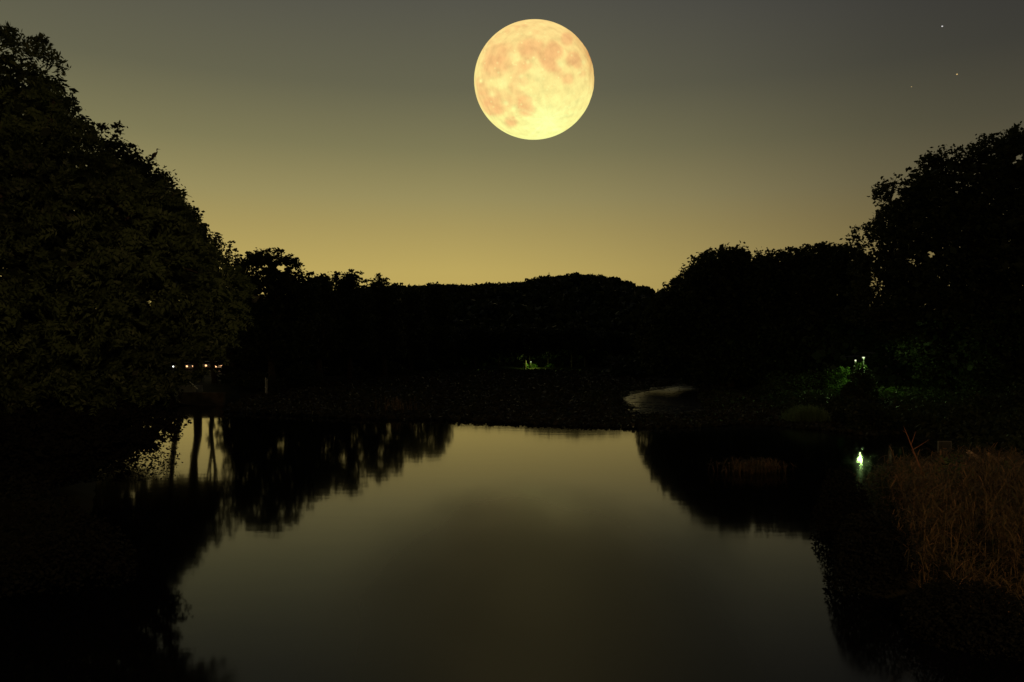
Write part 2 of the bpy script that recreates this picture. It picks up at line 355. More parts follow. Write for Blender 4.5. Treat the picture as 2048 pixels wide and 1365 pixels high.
# ------------------------------------------------------------------ trees
def to_world_poly(poly, Y): return np.array([(P(x, y, Y)[0], P(x, y, Y)[2]) for x, y in poly])
def proj(p): return 1024+p[:, 0]/p[:, 1]*F, HOR-(p[:, 2]-CAMH)/p[:, 1]*F
def tree(name, label, cat, poly, Y, T, nclump, cr, nleaf, ls, trunk_px, mat=M_leaf, holes=(), group=None, tr=.3, seed=1, gap=.35, trunks=None, base=None, droop=.2, limbs=9, inner=True, aspect=.6):
    r = np.random.default_rng(seed); W2 = to_world_poly(poly, Y)
    lo, hi = W2.min(0), W2.max(0); n_ = nclump*6
    p = np.stack([r.uniform(lo[0], hi[0], n_), r.uniform(lo[1], hi[1], n_)], 1)
    p = p[inside(p[:, 0], p[:, 1], W2)]; dd = edge_dist(p[:, 0], p[:, 1], W2)
    k_ = dd > cr*.45; p, dd = p[k_], dd[k_]
    if len(p) > nclump: p, dd = p[:nclump], dd[:nclump]
    D = max(dd.max(), .1); t_ = T*np.sqrt(np.clip(1-(1-dd/D)**2, .02, 1)); yy = Y+r.uniform(-1, 1, len(p))*t_
    c = np.stack([p[:, 0], yy, p[:, 1]], 1)
    g = fnoise(c, seed+50, 1.1/cr); keep = (g > -gap-.9*np.clip(dd/D*1.4, 0, 1)); c = c[keep]; dd = dd[keep]
    rr = cr*r.uniform(.6, 1.25, len(c))
    dv = r.normal(size=(len(c), nleaf, 3)); dv /= np.linalg.norm(dv, axis=2)[..., None]
    q = c[:, None]+dv*rr[:, None, None]*(r.random((len(c), nleaf, 1))**.45)*np.array([1, 1, .75])
    # stray twigs reach outwards
    st = r.random((len(c), nleaf, 1)) < .05; q = q+dv*rr[:, None, None]*st*r.uniform(.1, .35, (len(c), nleaf, 1))
    tn = np.repeat(r.random(len(c)), nleaf)*.6+r.random(len(c)*nleaf)*.4
    q = q.reshape(-1, 3)
    if len(poly) > 8:                                                # ragged tufts along the outline
        e0 = W2; e1_ = np.roll(W2, -1, 0); le_ = np.hypot(*(e1_-e0).T); nt_ = int(le_.sum()/cr*1.1); pe = r.choice(len(W2), nt_, p=le_/le_.sum()); ft = r.random((nt_, 1))
        pc = e0[pe]*(1-ft)+e1_[pe]*ft; cg = W2.mean(0); pc = pc+(cg-pc)/np.linalg.norm(cg-pc, axis=1)[:, None]*cr*r.uniform(-.05, .55, (nt_, 1))
        pc = pc[pc[:, 1] > lo[1]+.25*(hi[1]-lo[1])]; nt_ = len(pc); kt = max(nleaf//2, 8); tc = np.stack([pc[:, 0], Y+r.normal(0, cr*.5, nt_), pc[:, 1]], 1)
        dv = r.normal(size=(nt_, kt, 3)); dv /= np.linalg.norm(dv, axis=2)[..., None]; ax_ = r.uniform(.25, .6, (nt_, 1, 1))*cr
        qt = (tc[:, None]+dv*ax_*r.random((nt_, kt, 1))**.5*np.array([1.1, 1, .6])).reshape(-1, 3); q = np.concatenate([q, qt]); tn = np.concatenate([tn, r.random(len(qt))])
    sz = ls*r.uniform(.6, 1.3, len(q))
    if inner:                                                       # big leaf masses deep inside the crown
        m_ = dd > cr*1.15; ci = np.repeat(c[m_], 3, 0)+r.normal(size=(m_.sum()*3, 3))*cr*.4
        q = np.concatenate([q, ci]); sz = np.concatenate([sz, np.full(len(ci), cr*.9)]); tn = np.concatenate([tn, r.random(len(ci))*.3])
    if holes:
        hx_, hy_ = proj(q); kk = np.ones(len(q), bool)
        for (x, y, rx, ry) in holes:
            an = np.arctan2(hy_-y, hx_-x); kk &= ((hx_-x)/rx)**2+((hy_-y)/ry)**2 > (1+.3*np.sin(3*an+x)+.2*np.sin(7*an+y))**2
        q, sz, tn = q[kk], sz[kk], tn[kk]
    v = leaf_quads(q, sz, r, aspect, droop)
    bx = P(trunk_px, HOR, Y)[0]; bz = gh(bx, Y)-.1 if base is None else base
    root = empty(name, (bx, Y, bz+.1), label, cat, group)
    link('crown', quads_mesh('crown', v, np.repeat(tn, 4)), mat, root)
    cen = c.mean(0); mb = MB(); top = Vector((cen[0]*.5+bx*.5, Y, cen[2]+(hi[1]-lo[1])*.15))
    b0 = Vector((bx, Y, bz)); H = top-b0
    sw = Vector((r.normal()*.02*H.length, r.normal()*.02*H.length, 0))
    sp = [b0, b0+H*.3+sw, b0+H*.6-sw*.5, top]
    mb.tube([b0, b0+Vector((0, 0, .35)), sp[1], sp[2], top], [tr*1.5, tr*1.05, tr*.85, tr*.55, tr*.12], 9)
    for i in range(limbs):
        e = Vector(c[r.integers(len(c))]); f = r.uniform(.3, .85)
        s_ = sp[0].lerp(sp[3], f) if False else (b0+H*f+sw*(1-f))
        if e.z < s_.z-.5 and r.random() < .6: e.z = s_.z+abs(r.normal())*cr
        mid = s_.lerp(e, .5)+Vector((0, 0, (e-s_).length*.10)); mb.tube([s_, mid, e], [tr*.42*(1.1-f*.6), tr*.26*(1.1-f*.6), tr*.06], 6)
    mb.build('trunk', M_bark, root, smooth=True)
    return root

# --- near tree on the left bank, close to the viewer
near_poly = [(-420,-200),(-200,-60),(-60,30),(0,66),(28,60),(60,84),(104,88),(120,138),(92,158),(140,196),(140,240),(185,262),(205,300),(262,335),(300,362),(345,372),(392,418),(398,470),(436,512),(476,540),(500,578),(486,610),(500,640),(462,662),
             (455,700),(440,716),(400,750),(366,768),(330,792),(280,800),(220,815),(150,805),(60,822),(-60,815),(-420,830)]
def near_tree():
    r = np.random.default_rng(21); Y = 13.0; W2 = to_world_poly(near_poly, Y); lo, hi = W2.min(0), W2.max(0)
    lo[0] = max(lo[0], -11.6)
    n_ = 8600; p = np.stack([r.uniform(lo[0], hi[0], n_*2), r.uniform(lo[1], hi[1], n_*2)], 1)
    p = p[inside(p[:, 0], p[:, 1], W2)][:n_]; dd = edge_dist(p[:, 0], p[:, 1], W2)
    t_ = 1.9*np.sqrt(np.clip(1-(1-dd/dd.max())**2, .0, 1)); y = Y+r.uniform(-1, 1, len(p))*t_
    c = np.stack([p[:, 0], y, p[:, 1]], 1)
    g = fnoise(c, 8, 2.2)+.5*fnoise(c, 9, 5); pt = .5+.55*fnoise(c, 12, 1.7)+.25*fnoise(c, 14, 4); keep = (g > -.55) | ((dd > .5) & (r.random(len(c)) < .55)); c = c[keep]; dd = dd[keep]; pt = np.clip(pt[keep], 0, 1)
    # pinnate sprays: a rachis with leaflets on either side
    n_ = len(c); u = np.stack([r.normal(.35, .7, n_), r.normal(-.2, .5, n_), r.normal(-.15, .45, n_)], 1); u /= np.linalg.norm(u, axis=1)[:, None]
    w = np.cross(u, r.normal(size=(n_, 3))); w /= np.linalg.norm(w, axis=1)[:, None]
    Lr = r.uniform(.22, .42, n_)[:, None]; P_ = 9; vs = []; tn = []; base = c-u*Lr*.5; tt = r.random(n_)
    for k_ in range(P_):
        f = (k_+.5)/P_; cen = base+u*Lr*f-np.array([0, 0, .12])*(f**2)*Lr
        for sgn in (-1, 1):
            dirv = w*sgn*.9+u*.55+r.normal(size=(n_, 3))*.18; dirv /= np.linalg.norm(dirv, axis=1)[:, None]
            s = (.068+.042*math.sin(math.pi*f))*r.uniform(.8, 1.2, (n_, 1)); nn = np.cross(dirv, np.cross(u, w)+r.normal(size=(n_, 3))*.5); nn /= np.linalg.norm(nn, axis=1)[:, None]
            a = cen; tip = cen+dirv*s
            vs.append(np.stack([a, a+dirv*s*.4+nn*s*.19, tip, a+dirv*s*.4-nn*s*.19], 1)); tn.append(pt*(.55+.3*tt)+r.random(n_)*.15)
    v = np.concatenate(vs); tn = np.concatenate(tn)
    ce = v.mean(1); X_, Y_ = proj(ce); kk = np.ones(len(ce), bool)
    for (x, y, rx) in ((346,734,8),(381,733,18),(418,731,15),(438,731,12)): kk &= ((X_-x)/rx)**2+((Y_-y)/11)**2 > 1
    v, tn = v[kk].reshape(-1, 3), tn[kk]
    # coarse inner foliage that closes the crown
    m_ = (dd > .42); ci = c[m_]+np.array([0, .5, 0])+r.normal(size=(m_.sum(), 3))*.12; X_, Y_ = proj(ci); kk = np.ones(len(ci), bool)
    for (x, y, rx) in ((346,734,14),(381,733,30),(418,731,24),(438,731,22)): kk &= ((X_-x)/rx)**2+((Y_-y)/17)**2 > 1
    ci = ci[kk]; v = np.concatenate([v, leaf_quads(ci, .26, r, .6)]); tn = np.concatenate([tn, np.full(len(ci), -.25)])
    bx = -9.6; root = empty('leaning_tree', (bx, 13.6, gh(bx, 13.6)), 'big feathery leaved tree leaning over the water at the left edge, faintly lit olive', 'tree')
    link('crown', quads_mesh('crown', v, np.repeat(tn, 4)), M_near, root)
    mb = MB(); b0 = Vector((bx, 13.6, gh(bx, 13.6)-.2))
    mb.tube([b0, (bx+.1, 13.6, 1.2), (bx+.6, 13.5, 3.2), (bx+1.2, 13.3, 5.4), (bx+1.6, 13.1, 7.4)], [.42, .3, .25, .16, .04], 10)
    for i in range(26):
        e = Vector(c[r.integers(len(c))]); f = r.uniform(.15, .9); s_ = b0.lerp(Vector((bx+1.4, 13.2, 6.6)), f); mid = s_.lerp(e, .5)+Vector((0, 0, .35))
        mb.tube([s_, mid, e], [.10*(1.2-f), .055*(1.2-f), .008], 6)
    mb.build('trunk', M_bark, root, smooth=True)
near_tree()
tree('overhanging_foliage', 'lower foliage coloured dark for shade, leafy twigs reaching over the water below the feathery tree', 'shrub', [(-60,790),(100,775),(200,790),(300,770),(352,772),(350,800),(334,822),(366,842),(366,852),(330,858),(362,868),(358,880),(322,884),(306,902),(270,922),(200,950),(100,985),(-60,1010)],
     13.4, .9, 900, .20, 60, .07, -60, mat=M_black, seed=29, tr=.06, gap=.6, limbs=14, holes=[(322,868,5,5),(312,884,6,4)])  # lower part of the tree split off, shade put into its leaf colour

# --- tall trees on the far left bank (bare stems below the crowns)
tree('tall_tree', 'tallest dark tree on the left bank, behind the feathery tree', 'tree', [(60,120),(100,150),(128,172),(146,190),(150,215),(166,222),(186,240),(206,250),(222,252),(238,246),(240,262),(232,285),(262,300),(250,400),(220,560),(160,700),(-60,700),(-120,200)],
     64, 4.5, 900, .95, 34, .34, 90, seed=31, tr=.45, gap=.5)
tree('tall_tree', 'dark broad tree the heron perches on', 'tree', [(205,275),(236,282),(252,288),(266,291),(287,300),(293,318),(318,318),(330,338),(341,352),(344,378),(352,420),(346,520),(350,590),(300,598),(215,640),(170,560)],
     62, 3.6, 620, .9, 34, .32, 368, seed=32, tr=.26, gap=.5)
tree('tall_tree', 'dark tree right of the heron tree on the left bank', 'tree', [(318,385),(340,380),(352,392),(372,404),(388,420),(396,432),(408,444),(411,462),(408,490),(440,540),(446,590),(420,604),(360,598),(300,600),(300,450)],
     63, 3.2, 520, .85, 34, .32, 395, seed=33, tr=.38, gap=.5)
tree('slender_tree', 'wispy narrow tree on the left bank, left of the pointed one', 'tree', [(398,485),(410,470),(425,460),(437,464),(444,486),(448,515),(455,540),(450,598),(400,598),(392,540)],
     60, 1.3, 170, .5, 26, .24, 429, seed=34, tr=.2, gap=.25)
tree('pointed_tree', 'small pointed tree with a thin spiky tip on the left bank', 'tree', [(450,535),(454,505),(459,482),(463,474),(468,486),(474,505),(483,515),(490,530),(498,600),(500,710),(448,715),(446,600)],
     60, 1.4, 220, .42, 26, .22, 470, seed=35, tr=.16, gap=.3)
tree('slender_tree', 'thin sapling stem beside the thick trunks on the left bank', 'tree', [(380,560),(388,540),(398,560),(400,600),(376,600)], 59, .6, 30, .4, 20, .25, 388, seed=36, tr=.07, limbs=3)
# --- trees along the left shore, receding
tree('broad_tree', 'rounded tree with sky showing through its top, right of the pointed tree', 'tree', [(474,560),(482,535),(492,518),(504,503),(528,497),(545,500),(562,499),(575,510),(592,514),(601,526),(604,540),(622,545),(636,560),(645,640),(625,728),(490,728),(468,640)],
     58, 3.2, 620, .62, 36, .28, 545, seed=41, gap=.3, holes=[(563,537,10,7),(533,532,5,3),(589,540,5,4),(520,540,4,3),(548,520,4,2)])
tree('shore_tree', 'low round tree next to the rounded gappy tree on the left shore', 'tree', [(598,575),(612,556),(630,545),(650,546),(664,556),(672,600),(675,725),(600,725)], 66, 2.6, 260, .6, 32, .3, 640, seed=42)
tree('shore_tree', 'tree with a flat crown and a raised right tip on the left shore', 'tree', [(650,570),(656,552),(668,545),(688,547),(704,542),(722,541),(726,556),(733,562),(745,600),(748,722),(655,722)], 73, 3.0, 340, .62, 32, .3, 700, seed=43)
tree('shore_tree', 'small tree with two tufts on top, mid left shore', 'tree', [(728,572),(742,562),(753,558),(757,547),(766,555),(779,555),(786,564),(806,568),(812,722),(730,722)], 84, 3.0, 300, .7, 32, .32, 770, seed=44)
tree('shore_tree', 'smooth topped tree on the receding left shore', 'tree', [(785,574),(800,567),(820,567),(838,572),(850,585),(862,724),(785,724)], 100, 3.4, 240, .9, 34, .42, 822, seed=45)
tree('shore_tree', 'last and farthest tree of the left shore, before the open view of the hill', 'tree', [(838,585),(848,574),(866,567),(884,569),(896,580),(906,610),(912,728),(842,728)], 118, 4, 240, 1.0, 34, .48, 880, seed=46)
# --- trees of the right shore
tree('shore_tree', 'sloping tree at the left end of the right shore', 'tree', [(1272,700),(1278,655),(1292,626),(1305,598),(1314,582),(1328,572),(1344,563),(1360,556),(1378,600),(1384,700),(1375,752),(1290,752)], 61, 2.6, 520, .55, 34, .27, 1445, seed=51, gap=.5)
tree('broad_tree', 'large dome shaped tree on the right shore', 'tree', [(1334,600),(1345,566),(1358,550),(1374,530),(1390,514),(1408,502),(1436,495),(1470,493),(1486,503),(1500,522),(1505,600),(1500,765),(1362,765)], 60, 4.0, 1100, .7, 36, .28, 1462, seed=52, gap=.6)
tree('broad_tree', 'middle tree of the right shore with a flat top', 'tree', [(1470,540),(1484,510),(1504,502),(1528,512),(1548,503),(1566,509),(1580,540),(1584,780),(1482,770)], 58, 3.4, 760, .62, 36, .27, 1530, seed=53, gap=.6)
tree('broad_tree', 'right shore tree with two pale tufts rising from its top', 'tree', [(1562,550),(1570,503),(1580,494),(1594,500),(1605,503),(1613,487),(1630,485),(1640,497),(1652,540),(1640,720),(1562,785)], 56, 3.0, 700, .55, 36, .25, 1605, seed=54, gap=.5)
tree('broad_tree', 'right shore tree tucked against the great spreading tree', 'tree', [(1634,540),(1644,494),(1660,486),(1676,491),(1698,490),(1708,504),(1724,545),(1728,720),(1640,730)], 54, 3.0, 700, .55, 36, .25, 1685, seed=55, gap=.5)
tree('spreading_tree', 'great spreading tree filling the right edge, with small sky gaps', 'tree', [(1702,600),(1714,570),(1708,545),(1712,500),(1710,468),(1720,453),(1742,449),(1756,432),(1766,410),(1768,398),(1756,402),(1743,384),(1752,368),(1775,354),(1792,344),(1820,338),(1838,328),(1850,308),(1870,297),(1896,296),(1908,308),(1920,302),(1924,288),(1955,280),(1984,263),(2004,262),(2026,258),(2060,252),(2180,235),(2320,330),(2320,760),(2000,790),(1880,790),(1830,740),(1800,690),(1760,660),(1700,650)],
     44, 4.6, 3600, .68, 40, .22, 1940, seed=56, tr=.5, gap=.42, limbs=22, holes=[(1862,510,8,9),(1856,533,3,2),(1791,392,6,8),(1781,380,4,4),(1900,312,6,5),(1912,386,5,4),(1947,345,6,4),(1996,358,5,3),(2040,316,8,9),(2030,325,6,5),(1935,422,5,2),(1733,528,6,6),(1727,540,4,3),(2014,445,3,3),(1978,435,3,2),(1741,545,2,3)])
# --- far shore trees, low, below the hill line
protos = []
for k_ in range(3):
    w_ = [80, 65, 95][k_]; pl = [(-w_/2,0),(-w_*.55,-30),(-w_*.35,-52),(-w_*.1,-62),(w_*.15,-58),(w_*.4,-48),(w_*.55,-22),(w_/2,6)]
    cx = 950+k_*110; Yk = 118+k_*3
    t_ = tree('low_tree', 'low dark tree on the far shore below the hill', 'tree', [(cx+a, 712+b) for a, b in pl], Yk, 2.2, 90, .9, 26, .5, cx, seed=60+k_, tr=.14, group='low trees on the far shore', mat=M_leaf_far, limbs=5)
    protos.append(t_)
def copy_tree(o, loc, rz, sc):
    c = o.copy(); COL.objects.link(c); c.location = loc; c.rotation_euler = (0, 0, rz); c.scale = (sc,)*3
    for ch in o.children:
        d_ = ch.copy(); COL.objects.link(d_); d_.parent = c
    return c
r = np.random.default_rng(9)
for i, x in enumerate(np.linspace(905, 1420, 12)):
    Yk = r.uniform(117, 132); X_ = (x+r.uniform(-8, 8)-1024)/F*Yk; s_ = r.uniform(.85, 1.1)
    copy_tree(protos[i % 3], (X_, Yk, gh(X_, Yk)), 0 if r.random() < .5 else math.pi, s_)

# ------------------------------------------------------------------ heron on the tree top
def heron():
    Y = 61.2; s = 1/F*Y
    def Q(x, y, dy=0): a = P(x, y, Y); return (a[0], a[1]+dy, a[2])
    root = empty('heron', Q(309, 319), 'grey heron with a long neck standing on top of the dark broad tree', 'bird')
    pts = [Q(303.0,319.5), Q(304.2,316.5), Q(306.2,313), Q(308.6,309.8), Q(311,307.8), Q(313.2,306.2), Q(314.2,304.6), Q(314.2,302.8), Q(313.6,301.2), Q(313.7,299.8), Q(314.5,298.9), Q(315.8,298.6), Q(317,298.8), Q(319,299.1), Q(321.2,299.5)]
    rs = [.5, 1.7, 3.1, 3.7, 3.0, 1.7, 1.05, .8, .75, .85, 1.05, .95, .5, .32, .08]
    mb = MB().tube(pts, [a*s for a in rs], 12)
    for dx in (-.3, 1.6):
        mb.tube([Q(309.5+dx,312.5,dx*.03), Q(309.3+dx,316,dx*.03), Q(310+dx,320.5,dx*.03)], [.8*s, .35*s, .28*s], 6)
        for a in (-1, 0, 1): mb.tube([Q(310+dx,320.5,dx*.03), Q(312+dx,321,dx*.03+a*.06)], [.25*s, .15*s], 5)
    M = solid_mat('heron_feather', (.30,.22,.18), (.42,.33,.27), scale=9, bump=0); mb.build('body', M, root, smooth=True)
    mw = MB()
    for sg in (-1, 1): mw.tube([Q(311,308,sg*2.2*s), Q(308,310.5,sg*3.3*s), Q(305.5,314.5,sg*2.4*s), Q(302.6,320,sg*.8*s)], [1.2*s, 2.6*s, 2.0*s, .3*s], 9, .45)
    mw.build('wings', solid_mat('heron_wing', (.07,.065,.065), (.12,.11,.11), scale=9, bump=0), root, smooth=True)
    MB().tube([Q(312.6,298.9), Q(313.8,298.0), Q(315.4,298.0), Q(316.4,298.5)], [.2*s, .55*s, .6*s, .2*s], 7).build('crest', M_dark, root, smooth=True)
heron()

# ------------------------------------------------------------------ water plants bed
r = np.random.default_rng(77)
front = np.array([G(445,824), G(560,831), G(700,838), G(905,842), G(1000,847), G(1130,853), G(1270,858), G(1400,856), G(1500,850), G(1640,861), G(1745,874), (14.8,27.5)])
bedp = np.concatenate([front, [(14,40),(17,60),(18,68),(13.5,90),(12.5,115),(-13,115),(-12.5,98),(-16,70),(-18,55),(-16,44)]])
n_ = 150000; yy = 24/(1-r.random(n_)*.80); X_ = r.uniform(-20, 20, n_); k_ = inside(X_, yy, bedp) & (yy < 116); X_, yy = X_[k_], yy[k_]
chan = np.array([(1246,797),(1262,790),(1290,784),(1330,778),(1372,770),(1404,770),(1398,782),(1391,800),(1400,818),(1350,826),(1290,822),(1255,806)], float)
pxl = 1024+X_/yy*F; pyl = HOR+CAMH*F/yy
pq = np.stack([X_*.6, yy*1.2], 1); inch = inside(pxl, pyl, chan)
nzv = fnoise(pq, 5, 2.2)+.5*fnoise(pq, 6, 6)
thr = np.interp(pyl, [770, 782, 796, 812, 828], [-9, -4, -1.5, -.7, -.1])      # closes up towards the viewer
streak = fnoise(np.stack([X_*.45, yy*1.1], 1), 15, 2.0)
keep = ~(inch & (nzv > thr) & (r.random(len(X_)) > .05)) & ~((pyl > 818) & (streak > .75)); X_, yy, pyl = X_[keep], yy[keep], pyl[keep]
hgt = np.interp(yy, [28, 34, 60], [.08, .18, .28]); pxl = 1024+X_/yy*F
hgt = np.where((pxl > 1225) & (pxl < 1425), .035+.10*np.clip((pyl-838)/10, 0, 1), hgt)
z = r.random(len(X_))**1.4*hgt+.01
c = np.stack([X_, yy, z], 1); v = leaf_quads(c, r.uniform(.14, .34, len(c))*np.clip(yy/40, .7, 2), r, .7)
qx = 1024+X_/yy*F; fl = inside(qx, pyl, chan) | (edge_dist(qx, pyl, chan) < 5+3*fnoise(np.stack([X_, yy], 1), 44, 1.5)) | ((qx > 1262+10*np.sin(pyl*.7)) & (qx < 1390) & (pyl > 815) & (pyl < 838) & (fnoise(np.stack([X_*.5, yy], 1), 45, 2.2) > -.1)); fl = np.repeat(fl, 4); v[fl, 2] *= .22
v[:, 2] = np.maximum(v[:, 2], .004)
tag(link('water_plants', quads_mesh('water_plants', v, np.repeat(r.random(len(c)), 4)), M_plant), label='low bed of dark water plants between the open water and the far shore', kind='stuff')

# ------------------------------------------------------------------ reeds
def reed_mesh(name, base, h, r, leaves=7, lean=.18, ll=.32, stalk=.006, width=.02):
    n_ = len(base); V = []; T = []
    ang = r.uniform(0, 2*np.pi, n_); le = np.stack([np.cos(ang), np.sin(ang)], 1)*(r.random((n_, 1))*lean)
    def stem(f): return np.concatenate([base[:, :2]+le*h[:, None]*f**1.6, (base[:, 2]+h*f)[:, None]], 1)
    tt = r.random(n_)
    sd_ = r.normal(size=(n_, 3)); sd_[:, 2] = 0; sd_ /= np.linalg.norm(sd_, axis=1)[:, None]
    for a, b in ((0, .35), (.35, .7), (.7, 1)):
        A, B = stem(a), stem(b); w = sd_*stalk; V.append(np.stack([A-w, A+w, B+w*.8, B-w*.8], 1)); T.append(tt*.5)
    for k_ in range(leaves):
        f = r.uniform(.1, 1.0, n_)**.7; A = np.concatenate([base[:, :2]+le*(h*f**1.6)[:, None], (base[:, 2]+h*f)[:, None]], 1)
        an = r.uniform(0, 2*np.pi, n_); up = r.uniform(-.3, 1.1, n_); d0 = np.stack([np.cos(an), np.sin(an), up], 1); d0 /= np.linalg.norm(d0, axis=1)[:, None]
        L_ = ll*r.uniform(.5, 1.25, n_)[:, None]; sag = r.uniform(.1, .9, n_)[:, None]*np.array([0, 0, -1])
        B = A+d0*L_*.4; C_ = A+d0*L_*.75+sag*L_*.25; D_ = A+d0*L_+sag*L_*.65
        sw = np.cross(d0, [0, 0, 1.0]); sw /= np.linalg.norm(sw, axis=1)[:, None]; w = sw*width*r.uniform(.5, 1, n_)[:, None]
        V += [np.stack([A-w*.4, A+w*.4, B+w*.5, B-w*.5], 1), np.stack([B-w*.5, B+w*.5, C_+w*.35, C_-w*.35], 1), np.stack([C_-w*.35, C_+w*.35, D_+w*.04, D_-w*.04], 1)]
        pz = fnoise(base[:, :2], 31, 1.5); tk = np.where(r.random(n_) < np.clip(.10+.34*pz, .02, .6), r.uniform(.65, 1.1, n_), r.uniform(-.25, .2, n_)); T += [tk]*3
    v = np.concatenate(V).reshape(-1, 3); return quads_mesh(name, v, np.repeat(np.concatenate(T), 4))
def shrub(name, label, cx, by, Y, wpx, hpx, n, ls, mat, seed, cat='shrub', group=None, grassy=False, cr=.3):
    r = np.random.default_rng(seed); X0 = (cx-1024)/F*Y; z0 = gh(X0, Y) if by is None else CAMH+(HOR-by)/F*Y
    w = wpx/F*Y/2; h = hpx/F*Y
    if grassy:
        base = np.stack([X0+r.uniform(-1, 1, n)*w*.85, Y+r.uniform(-1, 1, n)*w*.5, np.full(n, z0)], 1)
        e = 1-((base[:, 0]-X0)/w)**2; hh = h*np.sqrt(np.clip(e, .15, 1))*r.uniform(.6, 1, n)
        return tag(link(name, reed_mesh(name, base, hh, r, 7, .25, .3, .006, .022), mat), label, cat, group)
    c = r.normal(size=(n, 3)); c /= np.linalg.norm(c, axis=1)[:, None]; c[:, 2] = np.abs(c[:, 2])
    lump = 1+.25*fnoise(c*1.0, seed, 3.2)
    c = c*(r.random((n, 1))**.4)*lump[:, None]*np.array([w, w*.7, h]); c += np.array([X0, Y, z0])
    k_ = fnoise(c, seed+1, 2.4/max(w, .3)) > -.7; c = c[k_]
    return tag(link(name, quads_mesh(name, leaf_quads(c, ls*r.uniform(.6, 1.3, len(c)), r, .6), np.repeat(r.random(len(c)), 4)), mat), label, cat, group)
r = np.random.default_rng(101)
n_ = 9500; X_ = r.uniform(4.8, 17, n_); Y_ = r.uniform(6.3, 17.5, n_)
sdv = edge_dist(X_, Y_, SHORE); ins_ = inside(X_, Y_, SHORE); sg = np.where(ins_, -sdv, sdv)
pb = 1024+X_/Y_*F; yb = HOR+CAMH*F/Y_; k_ = (sg > -.35) & (X_ < Y_*.80+1.5) & (pb > 1712+np.maximum(yb-1000, 0)*.62+25*np.sin(yb*.03)+np.abs(r.normal(0, 45, n_))*(r.random(n_) < .7)); X_, Y_, sg = X_[k_], Y_[k_], sg[k_]
base = np.stack([X_, Y_, np.maximum(0, np.array([min(.5, max(s, 0)*.4) for s in sg]))], 1)
hh = np.clip(1.05+sg*.28, .7, 1.5)*r.uniform(.5, 1.12, len(X_))
hh = np.minimum(hh, CAMH-.141*Y_+.22*fnoise(np.stack([X_, Y_], 1), 17, 1.5)-.05+.12*r.random(len(X_))-base[:, 2]-.03*np.maximum(Y_-12, 0))
hh *= 1-.30*np.abs(fnoise(base[:, :2], 4, 1.6))-.06*r.random(len(hh)); hh *= np.where(r.random(len(hh)) < .03, 1.18, 1)
tag(link('reeds', reed_mesh('reeds', base, hh, r, 14, .42, .28, .0022, .0135), M_reed), label='dense clump of dry orange brown reeds on the near right bank', kind='stuff')
for i, (x, y, Y, w_, h_) in enumerate(((1800,1010,13.2,120,70),(1905,1060,11.4,150,110),(2020,1010,12.6,120,80))):
    shrub('leafy_shrub', ['small dull green shrub at the left end of the orange reeds','dull green leafy shrub in the middle of the orange reeds','dull green leafy shrub among the reeds at the right edge'][i], x, y, Y, w_, h_*1.15, 2600, .06, M_near, 281+i)
# small clump standing in the water
cx, cy = G(1508, 944); n_ = 170; base = np.stack([cx+r.normal(0, .36, n_), cy+r.normal(0, .22, n_), np.zeros(n_)], 1)
tag(link('reed_tuft', reed_mesh('reed_tuft', base, r.uniform(.12, .36, n_), r, 6, .5, .2, .005, .014), M_reed), 'small reddish tuft of reeds standing alone in the dark water', 'reeds')
cx, cy = G(795, 828); n_ = 60; base = np.stack([cx+r.normal(0, .45, n_), cy+r.normal(0, .3, n_), np.zeros(n_)], 1)
tag(link('reed_tuft', reed_mesh('reed_tuft', base, r.uniform(.4, .85, n_), r, 4, .15, .35, .008, .018), M_reed), 'faint pale tuft of tall stalks at the edge of the water plants', 'reeds')
for (x, y, dr, lb) in ((1945,908,1,'drooping pale reed plume, leftmost of the three above the reeds'), (1984,911,1,'largest bent reed plume, middle of the three above the reeds'), (2012,920,1,'thin reed plume bending down, rightmost of the three above the reeds')):
    Y = 14.2; px_, _, pz_ = P(x, y, Y); bz = .45; root = empty('reed_plume', (px_, Y, bz), lb, 'reed')
    MB().tube([(px_+.02, Y, bz), (px_+.03, Y, pz_-.3), (px_-.02, Y, pz_-.02), (px_-.10, Y, pz_+.0)], [.006, .005, .004, .003], 5).build('stalk', M_reed, root)
    q = []; rr_ = np.random.default_rng(int(x)); u0 = np.linspace(0, 1, 90); cen = np.stack([px_-.02-.05+.24*u0-.02, np.full(90, Y), pz_+.02-.16*u0**1.7], 1)+rr_.normal(size=(90, 3))*.02
    link('plume', quads_mesh('plume', leaf_quads(cen, .06, rr_, .25)), M_plume, root)
# bare branch above the reeds
Y = 12.0; root = empty('bare_branch', P(1842, 935, Y), 'bare reddish branch sticking up out of the reeds', 'branch')
q = lambda x, y: P(x, y, Y)
mb = MB().tube([q(1850,960), q(1838,930), q(1822,890), q(1811,862), q(1807,853)], [.014, .011, .008, .005, .002], 6)
for a in ([(1822,890),(1828,874),(1832,862)], [(1826,900),(1842,890),(1858,880)], [(1816,874),(1812,866),(1806,862)], [(1832,915),(1826,905),(1822,899)]): mb.tube([q(*p_) for p_ in a], [.006, .004, .002], 5)
mb.build('twig', solid_mat('red_twig', (.22,.10,.06), (.32,.16,.09), scale=20, bump=0), root)

